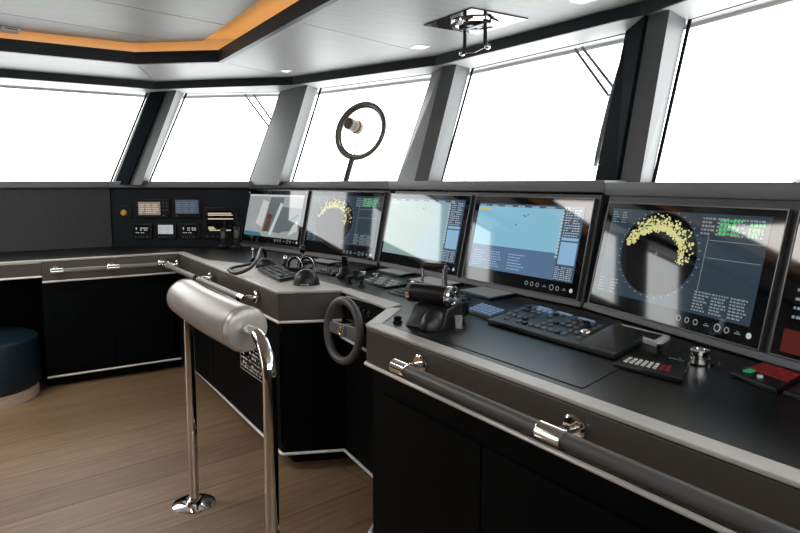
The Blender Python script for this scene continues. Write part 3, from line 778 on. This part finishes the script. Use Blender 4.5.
# ------------------------------------------------------------------ near throttle
ZD = .945
th = thing('engine_throttle', 'tall black throttle with grip handle and drum, in front of the chart screens', 'throttle', T((1.462, 2.005, ZD)) @ RZ(-72))
MB().hexa([V(p) for p in ((-.075, -.085, 0), (.10, -.085, 0), (.105, .085, 0), (-.08, .085, 0))],
          [V(p) for p in ((-.07, -.03, .075), (.09, -.03, .075), (.09, .06, .095), (-.07, .06, .095))]).build('housing', M_RUB, th, bevel=.008)
MB().ball(T((.045, -.035, .004)) @ Matrix.Diagonal((.05, .085, .075, 1)), 28, 14, True).build('palm_rest', M_RUB, th)
dr = MB().lathe([(.030, -.088), (.038, -.083), (.039, 0), (.038, .083), (.030, .088)], T((-.015, .015, .118)) @ RY(90), 32).build('drum', M_BLK, th)
for xx in (-.103, .073):
    MB().lathe([(.024, -.004), (.042, -.004), (.043, .012), (.037, .018), (.030, .018), (.026, .010)], T((xx, .015, .118)) @ RY(90 if xx > 0 else -90), 32).build('drum_ring', M_CHROME, dr)
MB().lathe([(.0, .084), (.024, .084), (.024, .088), (0, .089)], T((-.012, .015, .118)) @ RY(90), 24).build('drum_cap', M_BLK, dr)
MB().box((.0, .085, .02), (.08, .15, .085)).build('gearbox', M_BLK, th, bevel=.014)
for k in range(3): MB().cyl(.010, 0, .015, T((.012+.026*k, .105+.01*k, .08)) , 14).build('button', M_RUB, th, bevel=.002)
hd = MB()
hd.tube([(-.062, .015, .14), (-.062, .015, .215), (-.060, .015, .226), (-.052, .015, .233), (.045, .015, .228)], .006, 10)
hd.box((.040, .005, .13), (.052, .027, .236)).build('handle', M_SATIN, th, bevel=.002)
MB().cyl(.0125, -.058, .05, T((0, .015, .231)) @ RY(88), 20).build('handle_grip', M_BLK, th, bevel=.003)
tb = MB(); tb.tube([(.10, -.095, .0), (.10, -.085, .045), (.10, -.075, .058), (.10, -.06, .06)], .007, 10)
tb2 = thing('trim_paddle', 'short pale grey paddle standing right of the tall throttle', 'lever', T((1.49, 1.875, ZD)) @ RZ(-33))
MB().hexa([V((-.012, -.004, 0)), V((.014, -.004, 0)), V((.014, .004, 0)), V((-.012, .004, 0))], [V((-.016, .006, .055)), V((.016, .006, .055)), V((.016, .014, .055)), V((-.016, .014, .055))]).build('blade', M_GREY, tb2, bevel=.003)
MB().box((-.02, -.012, 0), (.02, .014, .006)).build('base', M_BLK, tb2)
k_ = thing('push_control', 'small black knob on the padded corner left of the tall throttle', 'knob', T((1.37, 2.115, ZD+.001)))
MB().cyl(.02, 0, .006, n=20).build('collar', M_BLK, k_)
MB().lathe([(.014, .006), (.017, .012), (.017, .022), (.012, .026), (0, .026)], n=20).build('cap', M_BLKG, k_)

# ------------------------------------------------------------------ control panels on the deck
def deck_panel(name, label, cat, pts, h, mt, group=None, bev=.002):
    cx = sum(p[0] for p in pts)/len(pts); cy = sum(p[1] for p in pts)/len(pts)
    t = thing(name, label, cat, T((cx, cy, ZD)), group)
    q = [(p[0]-cx, p[1]-cy) for p in pts]
    MB().prism(q, 0, h).build('base', mt, t, bevel=bev)
    return t, q
def key_grid(t, q, nx, ny, h, kh, mt, name='key', pad=(.06, .06, .94, .94), gap=.22, mats=None, skip=0):
    """keys over the quad q: q0-q1 is the left-to-right back edge, q3-q2 the front edge"""
    q0, q1, q2, q3 = [V(p) for p in q]
    def P(u, v): return q0*(1-u)*(1-v) + q1*u*(1-v) + q2*u*v + q3*(1-u)*v
    hf = h if callable(h) else (lambda u, v: h)
    r2 = random.Random(nx*31+ny)
    for j in range(ny):
        for i in range(nx):
            if skip and r2.random() < skip: continue
            u0 = pad[0]+(pad[2]-pad[0])*(i+gap/2)/nx; u1 = pad[0]+(pad[2]-pad[0])*(i+1-gap/2)/nx
            v0 = pad[1]+(pad[3]-pad[1])*(j+gap/2)/ny; v1 = pad[1]+(pad[3]-pad[1])*(j+1-gap/2)/ny
            c = [(P(u0, v0), u0, v0), (P(u1, v0), u1, v0), (P(u1, v1), u1, v1), (P(u0, v1), u0, v1)]
            c = [(p, hf(u, v)) for p, u, v in c]
            MB().hexa([V((p.x, p.y, hh)) for p, hh in c], [V((p.x, p.y, hh+kh)) for p, hh in c]).build(name, mats(i, j) if mats else mt, t)
# big radar keyboard, front edge lower than the back
kx0, kx1, ky0, ky1 = 1.63, 1.955, 1.30, 1.955
t = thing('radar_keyboard', 'large sloping keyboard with a palm rest in front of the two right screens', 'keyboard', T((1.79, 1.63, ZD)))
q = [(1.975-1.79, 1.985-1.63), (1.895-1.79, 1.36-1.63), (1.64-1.79, 1.275-1.63), (1.655-1.79, 1.90-1.63)]
hb_, hf_ = .036, .020
MB().hexa([V((x, y, 0)) for x, y in q], [V((q[0][0], q[0][1], hb_)), V((q[1][0], q[1][1], hb_)), V((q[2][0], q[2][1], hf_)), V((q[3][0], q[3][1], hf_))]).build('body', M_RUB, t, bevel=.005)
def keym(i, j): return M_BLUK if (j == 0 and i in (2, 3, 4)) else (M_GREY if (i*7+j*3) % 5 else M_BLK)
key_grid(t, q, 13, 5, lambda u, v: hb_+(hf_-hb_)*v, .006, M_GREY, pad=(.03, .10, .74, .9), gap=.5, mats=keym, skip=.12)
m = MB()
def kp(u, v, dz):
    q0, q1, q2, q3 = [V(p) for p in q]
    p = q0*(1-u)*(1-v)+q1*u*(1-v)+q2*u*v+q3*(1-u)*v; return V((p.x, p.y, hb_+(hf_-hb_)*v+dz))
pk1 = kp(.87, .40, .045)
m.hexa([kp(.74, .97, -.004), kp(1., .99, -.004), kp(1., .12, -.004), kp(.80, .08, -.004)],
       [kp(.85, .50, .040), kp(.885, .53, .040), kp(.895, .36, .046), kp(.865, .33, .046)]).build('palm_rest', M_RUB, t, bevel=.006, seg=3)
MB().lathe([(.022, 0), (.022, .004), (.018, .010), (0, .016)], T(kp(.70, .55, .001)), 20).build('trackball', M_SATIN, t)
m = MB(); 
for u in (.1, .3, .5): m.poly([kp(u, .02, .0012), kp(u+.14, .02, .0012), kp(u+.14, .11, .0012), kp(u, .11, .0012)])
m.build('key_display', M_BLUK, t, recalc=False)
# shallow black inlay with fine joint in front of the keyboard
il = MB().prism([(1.335, 1.90), (1.335, 1.14), (1.60, 1.215), (1.62, 1.90)], ZD, ZD+.0025).build('access_panel', M_DECK, None, bevel=.0008)
tag(il, 'flush black access cover in the worktop in front of the keyboard', 'panel')
# lit blue keypad
t, q = deck_panel('keypad', 'small keypad with pale blue lit keys between the throttle and the keyboard', 'keypad', [(1.88, 2.20), (1.845, 1.985), (1.70, 1.935), (1.72, 2.12)], .016, M_BLK)
key_grid(t, q, 6, 4, .016, .004, M_BLUK, gap=.42)
t = thing('toggle', 'tiny brass toggle beside the blue lit keypad', 'switch', T((1.735, 2.185, ZD)))
MB().cyl(.009, 0, .012, n=14).build('collar', M_BRASS, t); MB().rod((0, 0, .012), (-.01, .006, .035), .004).build('stem', M_BRASS, t)
# touch panels in front of the monitors
def touch(label, pts, mt=M_PAD, h=.012, fr=M_BLK):
    t, q = deck_panel('touch_panel', label, 'touch panel', pts, h, fr, 'touch panels in front of the screens')
    c = off(q, -.016, True)
    a = sum(q[k][0]*q[(k+1) % 4][1]-q[(k+1) % 4][0]*q[k][1] for k in range(4))
    if a > 0: c = off(q, .016, True)
    MB().prism(c, h-.001, h+.002).build('pad', mt, t)
    return t
touch('grey touch panel below the blue chart screen', [(2.20, 2.57), (2.20, 2.30), (1.99, 2.27), (2.01, 2.55)])
touch('pale touch panel behind the tall throttle, sky reflection in its colour', [(2.18, 3.02), (2.18, 2.70), (2.0, 2.68), (2.0, 3.0)], M_LPAD)  # pad colour made pale to stand in for reflected sky
touch('grey touch panel below the greenish chart screen', [(2.185, 3.44), (2.185, 3.16), (2.05, 3.14), (2.05, 3.42)])
touch('grey touch panel below the smaller radar screen', [(2.04, 4.16), (2.09, 3.90), (1.95, 3.86), (1.90, 4.12)])
t, q = deck_panel('touch_panel', 'pale-framed touch panel at the right end of the keyboard', 'touch panel', [(2.035, 1.56), (2.02, 1.34), (1.89, 1.30), (1.94, 1.52)], .016, M_LPAD, 'touch panels in front of the screens')
MB().prism(off(q, -.022, True), .015, .0175).build('pad', M_RUB, t)
# rocker panel with white and red legends
t, q = deck_panel('keypad', 'black keypad with white and red legends right of the keyboard', 'keypad', [(1.70, 1.275), (1.735, 1.09), (1.60, 1.02), (1.58, 1.235)], .012, M_BLK)
key_grid(t, q, 8, 3, .012, .003, M_WHT, pad=(.08, .25, .8, .75), gap=.42, mats=lambda i, j: M_RED if i > 5 else M_LPAD)
t = thing('mini_joystick', 'stubby black joystick behind the keypad with white legends', 'joystick', T((1.81, 1.235, ZD)))
MB().cyl(.028, 0, .006, n=24).build('base', M_BLK, t); MB().cyl(.008, .006, .035, n=12, r2=.011).build('stick', M_BLK, t); MB().box((-.004, -.09, 0), (.004, -.035, .003)).build('legend', M_GREY, t)
t = thing('rotary_dial', 'large chrome knob on a black base below the big radar screen', 'knob', T((1.835, 1.115, ZD)))
MB().cyl(.042, 0, .006, n=28).build('base', M_BLK, t)
kn = MB().lathe([(.026, .006), (.026, .016), (.023, .018), (.023, .026), (.028, .029), (.028, .042), (.024, .045), (.016, .045), (.014, .041), (0, .041)], n=28).build('knob', M_CHROME, t)
for k in range(6):
    a = k*math.pi/3; MB().cyl(.0035, .0, .010, T((.055*math.cos(a), .055*math.sin(a), 0)), 8).build('post', M_GREY, t)
# alarm panels
t, q = deck_panel('alarm_panel', 'dark panel with red lit keys and one green key at the right edge', 'alarm panel', [(1.965, .99), (1.93, .855), (1.73, .83), (1.775, .985)], .014, M_BLK)
key_grid(t, q, 5, 3, .014, .003, M_RED, pad=(.08, .06, .97, .58), gap=.14)
MB().box((-.017, -.011, .014), (.017, .011, .02), T((q[3][0]+.05, q[3][1]-.03, 0))).build('green_key', M_GRN, t, bevel=.003)
MB().cyl(.008, .014, .02, T((q[3][0]+.022, q[3][1]-.075, 0)), 14).build('white_key', M_LPAD, t)
t, q = deck_panel('alarm_panel', 'second dark panel cut off at the right edge, beside the red keys', 'alarm panel', [(1.92, .835), (1.88, .69), (1.70, .67), (1.73, .815)], .014, M_BLK)
key_grid(t, q, 3, 2, .014, .003, M_RUB)

# ------------------------------------------------------------------ far controls on the console wing
t, q = deck_panel('keypad', 'black keypad lying between the two dark domes on the console wing', 'keypad', [(1.60, 3.90), (1.53, 3.42), (1.375, 3.335), (1.44, 3.85)], .022, M_RUB)
key_grid(t, q, 8, 3, .022, .008, M_BLK, gap=.3, mats=lambda i, j: M_BLK if (i+j) % 4 else M_GREY)
def dome(label, x, y, rz, sx, sy, sz, grp='dark domed hand rests'):
    t = thing('domed_control', label, 'control', T((x, y, ZD)) @ RZ(rz), grp)
    MB().ball(T((0, 0, .004)) @ Matrix.Diagonal((sx, sy, sz, 1)), 30, 12, True).build('shell', M_RUB, t)
    MB().lathe([(1.04, 0), (1.04, .006), (.9, .008)], Matrix.Diagonal((sx, sy, 1, 1)), 30).build('base', M_BLK, t)
    MB().box((-.022, -sy*1.12, .004), (.022, -sy*.92, .012)).build('badge', M_SATIN, t, bevel=.002)
    return t
dome('larger dark dome at the corner of the console wing', 1.475, 3.20, -33, .072, .065, .082)
dome('smaller dark dome beside the coiled black cable', 1.55, 3.99, -33, .068, .05, .060)
# arch-handled lever
t = thing('arch_lever', 'black arch-shaped double throttle lever with steel edge, before the left radar screen', 'lever', T((1.69, 3.77, ZD)) @ RZ(-33))
MB().box((-.08, -.05, 0), (.08, .06, .02)).build('base', M_BLK, t, bevel=.006)
for k, x in enumerate((-.028, .048)):
    pts = [(x-.05*math.cos(math.pi*s/12), -.005, .018+.066*math.sin(math.pi*s/12)) for s in range(13)]
    MB().tube(pts, .013, 12).build('arch', M_BLK, t)
    MB().tube([(p[0], p[1]-.012, p[2]+.003) for p in pts], .0035, 8).build('edge', M_SATIN, t.children[-1])
# chrome ball joystick
def joystick(name, label, x, y, h, r, m1, m2, rz=0):
    t = thing(name, label, 'joystick', T((x, y, ZD)) @ RZ(rz))
    MB().lathe([(.03, 0), (.03, .008), (.016, .024), (.012, .026)], n=22).build('boot', M_BLK, t)
    MB().rod((0, 0, .02), (0, .0, h), .006).build('stem', m1, t)
    MB().ball(T((0, 0, h+r*.7)) @ Matrix.Diagonal((r, r, r*1.1, 1)), 20, 12).build('ball', m2, t)
    return t
joystick('joystick', 'ball-topped joystick with chrome stem below the gap between the two left screens', 1.83, 4.02, .085, .026, M_CHROME, M_BLKG)
joystick('joystick', 'thin chrome lever left of the smaller dome, the one nearer the port panel', 1.60, 4.36, .075, .011, M_CHROME, M_CHROME)
joystick('joystick', 'thin chrome lever above the coiled cable, the one nearer the screens', 1.655, 4.28, .07, .011, M_CHROME, M_CHROME)
joystick('joystick', 'squat chrome-topped knob between the small dome and the arch lever', 1.72, 4.06, .03, .018, M_CHROME, M_CHROME)
# coiled cable
cb = []
for x, y, z in [(1.475, 4.085, .012), (1.44, 4.06, .012), (1.385, 4.02, .012), (1.33, 3.98, .012), (1.265, 3.88, .014), (1.245, 3.77, .014), (1.255, 3.68, .016), (1.33, 3.70, .035), (1.42, 3.80, .075), (1.48, 3.92, .105), (1.535, 4.03, .115), (1.575, 4.09, .10), (1.60, 4.125, .06), (1.605, 4.135, .012)]:
    cb.append(V((x, y, z)))
sm_ = []
for i in range(len(cb)-1):
    p0, p1, p2, p3 = cb[max(i-1, 0)], cb[i], cb[i+1], cb[min(i+2, len(cb)-1)]
    for k in range(5):
        u = k/5; sm_.append(.5*((2*p1)+(p2-p0)*u+(2*p0-5*p1+4*p2-p3)*u*u+(3*p1-p0-3*p2+p3)*u**3))
sm_.append(cb[-1])
cm = MB().tube([p-V((1.42, 3.85, 0)) for p in sm_], .0105, 12).build('cable', M_BLK)
cm.location = (1.42, 3.85, ZD+.006); tag(cm, 'thick black cable looping over the padded edge of the console wing', 'cable')
# upright handset and knobs before the left radar
t = thing('control_lever', 'upright black control handle standing below the smaller radar screen', 'handle', T((1.78, 3.32, ZD)) @ RZ(-33))
MB().lathe([(.055, 0), (.055, .012), (.038, .03), (.03, .055), (.024, .06)], n=24).build('boot', M_BLK, t)
MB().box((-.018, -.016, .055), (.018, .016, .125)).build('grip', M_BLKG, t, bevel=.005)
t, q = deck_panel('switch_panel', 'low panel of small grey switches left of the upright handle', 'switch panel', [(1.86, 3.63), (1.87, 3.43), (1.735, 3.40), (1.71, 3.57)], .012, M_BLK)
key_grid(t, q, 5, 3, .012, .012, M_GREY, gap=.4, mats=lambda i, j: M_SATIN if (i+j) % 3 == 0 else M_GREY)
def knob(label, x, y, r, h, mt):
    t = thing('rotary_control', label, 'knob', T((x, y, ZD)), 'small knobs before the left radar screen')
    MB().cyl(r*1.25, 0, .006, n=20).build('base', M_BLK, t)
    MB().lathe([(r*.55, .006), (r*.55, h*.55), (r, h*.6), (r, h), (r*.7, h+.004), (0, h+.004)], n=20).build('cap', mt, t)
knob('black knob just right of the upright handle', 1.80, 3.22, .018, .05, M_BLK)
knob('chrome knob right of the upright handle, the left one of the chrome pair', 1.86, 3.24, .02, .036, M_CHROME)
knob('chrome knob below the right edge of the smaller radar screen, right one of the pair', 1.90, 3.165, .018, .03, M_CHROME)
knob('tall black knob in front of the chrome knobs, behind the steering wheel', 1.70, 2.985, .018, .055, M_BLK)
knob('short black knob at the front of the knob cluster, nearest the recess', 1.69, 3.10, .016, .04, M_BLK)
t, q = deck_panel('switch_panel', 'low black panel with rows of pale labels before the pale touch panel', 'switch panel', [(1.93, 3.20), (1.93, 2.86), (1.76, 2.82), (1.76, 3.12)], .012, M_BLK)
key_grid(t, q, 7, 3, .012, .003, M_LPAD, gap=.5, mats=lambda i, j: M_LPAD if (i*5+j) % 3 else M_GREY)
t, q = deck_panel('keyboard', 'small black keyboard below the smaller radar screen', 'keyboard', [(2.10, 3.86), (2.14, 3.52), (2.0, 3.48), (1.96, 3.80)], .018, M_BLK)
key_grid(t, q, 9, 4, .018, .006, M_RUB, gap=.25)
t, q = deck_panel('switch_panel', 'flat black switch strip in front of the blue chart touch panel', 'switch panel', [(1.95, 2.78), (1.95, 2.36), (1.86, 2.30), (1.86, 2.74)], .010, M_BLK)
key_grid(t, q, 8, 2, .010, .005, M_RUB, gap=.4, mats=lambda i, j: M_GREY if i % 3 == 1 else M_RUB)
t, q = deck_panel('switch_panel', 'flat black switch strip behind the steering wheel recess edge', 'switch panel', [(1.82, 2.74), (1.82, 2.46), (1.70, 2.42), (1.70, 2.72)], .010, M_BLK)
key_grid(t, q, 6, 2, .010, .005, M_RUB, gap=.4)

# ------------------------------------------------------------------ overhead fittings
hx = thing('searchlight_control', 'black square ceiling plate with chrome ring and hanging control handle', 'searchlight control', T((2.265, 2.735, ZC)))
MB().box((-.19, -.205, -.006), (.19, .205, 0)).build('plate', M_BLKG, hx)
MB().lathe([(.098, -.006), (.128, -.006), (.126, -.016), (.105, -.020), (.098, -.014)], n=48).build('ring', M_CHROME, hx)
MB().cyl(.095, -.010, -.006, n=40).build('ring_plate', M_SATIN, hx)
MB().box((-.018, -.115, -.03), (.018, .115, -.011)).box((-.05, -.02, -.028), (.05, .02, -.011)).build('bridge', M_BLK, hx, bevel=.004)
for y in (-.085, .085): MB().rod((0, y, -.012), (0, y, -.138), .010).build('rod', M_BLK, hx)
hg = MB().tube([(0, -.115, -.148), (0, -.07, -.140), (0, 0, -.150), (0, .07, -.142), (0, .115, -.150)], [.012, .013, .014, .013, .012], 16).build('handle', M_BLK, hx)
for y in (-.105, .108): MB().ball(T((0, y, -.149)) @ Matrix.Diagonal((.018, .016, .015, 1)), 16, 10).build('end_cap', M_CHROME, hg)
def downlight(label, x, y, rz):
    t = thing('downlight', label, 'ceiling light', T((x, y, ZC)) @ RZ(rz), 'recessed ceiling downlights')
    MB().box((-.048, -.048, -.004), (.048, .048, -.0005)).build('trim_plate', M_TRIM, t, bevel=.0015)
    MB().cyl(.026, -.0055, -.004, n=24).build('lens', M_LAMP, t)
    return t
downlight('small recessed downlight above the second window from the left', 2.02, 4.70, -25)
downlight('small recessed downlight left of the chrome searchlight control', 2.385, 3.42, -8)
downlight('small recessed downlight cut off by the top edge of the picture', 2.43, 2.14, 5)
t = thing('ceiling_sensor', 'small white vent box on the raised ceiling at the far left', 'sensor', T((.21, 4.85, ZR)) @ RZ(11.6))
MB().box((-.055, -.05, -.02), (.055, .05, 0)).build('body', M_HULL, t, bevel=.004)
MB().box((-.035, -.0515, -.014), (.035, -.05, -.008)).build('slot', M_BLK, t)

# ------------------------------------------------------------------ outside the glass
def wiper(label, arms, blade, n):
    c = V(blade[0]); t = thing('window_wiper', label, 'wiper', T(c)); nv = V(n)*-.05
    for a, b in arms: MB().rod(V(a)-c+nv, V(b)-c+nv, .0085, 10).build('arm', M_WIP, t)
    a, b = V(blade[0])-c+nv, V(blade[1])-c+nv
    mid = [a+(b-a)*f for f in (0, .1, .3, .5, .7, .9, 1)]
    MB().tube(mid, [.012, .020, .024, .027, .024, .018, .010], 10).build('blade', M_WIP, t)
    side = (b-a).normalized().cross(nv).normalized()*.032
    cl = MB()
    for f in (.12, .25, .38, .5, .62, .75, .88): cl.rod(a+(b-a)*(f-.03)+side*.4, a+(b-a)*(f+.045)+side, .008, 8)
    cl.build('claw', M_SATIN, t)
    return t
wiper('wiper with twin arms outside the large window before the blue chart screen', [((2.89, 2.634, 2.279), (2.879, 2.375, 1.985)), ((2.895, 2.587, 2.283), (2.887, 2.354, 2.03))], ((2.927, 2.285, 2.285), (2.826, 2.409, 1.599)), (-.987, -.102, .126))
wiper('wiper with twin thin arms outside the narrow window second from the left', [((1.985, 5.569, 2.289), (2.173, 5.382, 1.95)), ((2.05, 5.522, 2.288), (2.20, 5.375, 1.998))], ((2.25, 5.385, 2.296), (2.04, 5.415, 1.526)), (-.576, -.808, .126))
# clear-view screen on the third window
nw = V((-.91, -.333, .249)).normalized(); dw = V((2.54-2.195, 3.95-5.06, 0)).normalized(); uw = nw.cross(dw)
if uw.z < 0: uw = -uw
Mc = Matrix.Identity(4); cpos = V((2.535, 4.420, 1.898))
for r in range(3): Mc[r][0], Mc[r][1], Mc[r][2], Mc[r][3] = dw[r], uw[r], nw[r], cpos[r]
cv = thing('clear_view_screen', 'round metal ring with a gold motor on a post at the third window', 'clear view screen', Mc)
def rg(R, z): return [(R*1.03*math.cos(2*math.pi*k/56), R*.93*math.sin(2*math.pi*k/56), z) for k in range(56)]
MB().tube(rg(.236, .03), .017, 12, True).build('rim', M_RINGM, cv)
MB().tube(rg(.212, .018), .010, 10, True).build('inner_rim', M_RINGM, cv)
mo = MB().lathe([(0, .0), (.045, .0), (.05, .02), (.05, .06), (.055, .062), (.055, .075), (.048, .078), (.046, .12), (.036, .125), (.036, .155), (.03, .16), (0, .16)], T((-.01, .02, .0)), 28).build('motor', M_GOLD, cv)
MB().lathe([(.047, .126), (.047, .162), (.04, .168), (0, .168)], T((-.01, .02, 0)), 28).build('motor_cap', M_RINGM, mo)
MB().lathe([(.051, .0), (.051, .045), (.04, .05)], T((-.01, .02, 0)), 28).build('motor_sleeve', M_LPAD, mo)
MB().rod((-.01, -.02, .02), (-.03, -.215, .02), .005, 8).build('wire', M_RINGM, cv)
MB().tube([(-.03, -.21, .03), (-.045, -.31, .03), (-.06, -.405, .03)], .022, 14).build('post', M_RUB, cv)
# hazy shore outside
hm = MB()
for cx, cy, r, hh in ((277, 118, 15, 8.2), (285, 104, 22, 9.5), (280, 88, 20, 8.5)):
    hm.ball(T((cx, cy, -2.5)) @ Matrix.Diagonal((r, r, hh, 1)), 32, 12)
struct(hm.build('hill', M_HILL))

# added area lamp under the raised ceiling to brighten floor and roller
def area(name, loc, rot, sx, sy, watts, col=(1, .95, .9)):
    l = bpy.data.lights.new(name, 'AREA'); l.shape = 'RECTANGLE'; l.size = sx; l.size_y = sy; l.energy = watts; l.color = col
    o = bpy.data.objects.new(name, l); COL.objects.link(o); o.location = loc; o.rotation_euler = [math.radians(a) for a in rot]; return o
area('fill_lamp', (-.75, 4.1, 2.46), (0, 0, 0), 1.2, 1.2, 48)
for (x, y) in ((2.02, 4.70), (2.385, 3.42), (2.43, 2.14)):
    l = bpy.data.lights.new('downlight_beam', 'SPOT'); l.energy = 3; l.spot_size = math.radians(80); l.spot_blend = .6; l.shadow_soft_size = .025; l.color = (1, .95, .88)
    o = bpy.data.objects.new('downlight_beam', l); COL.objects.link(o); o.location = (x, y, ZC-.012)
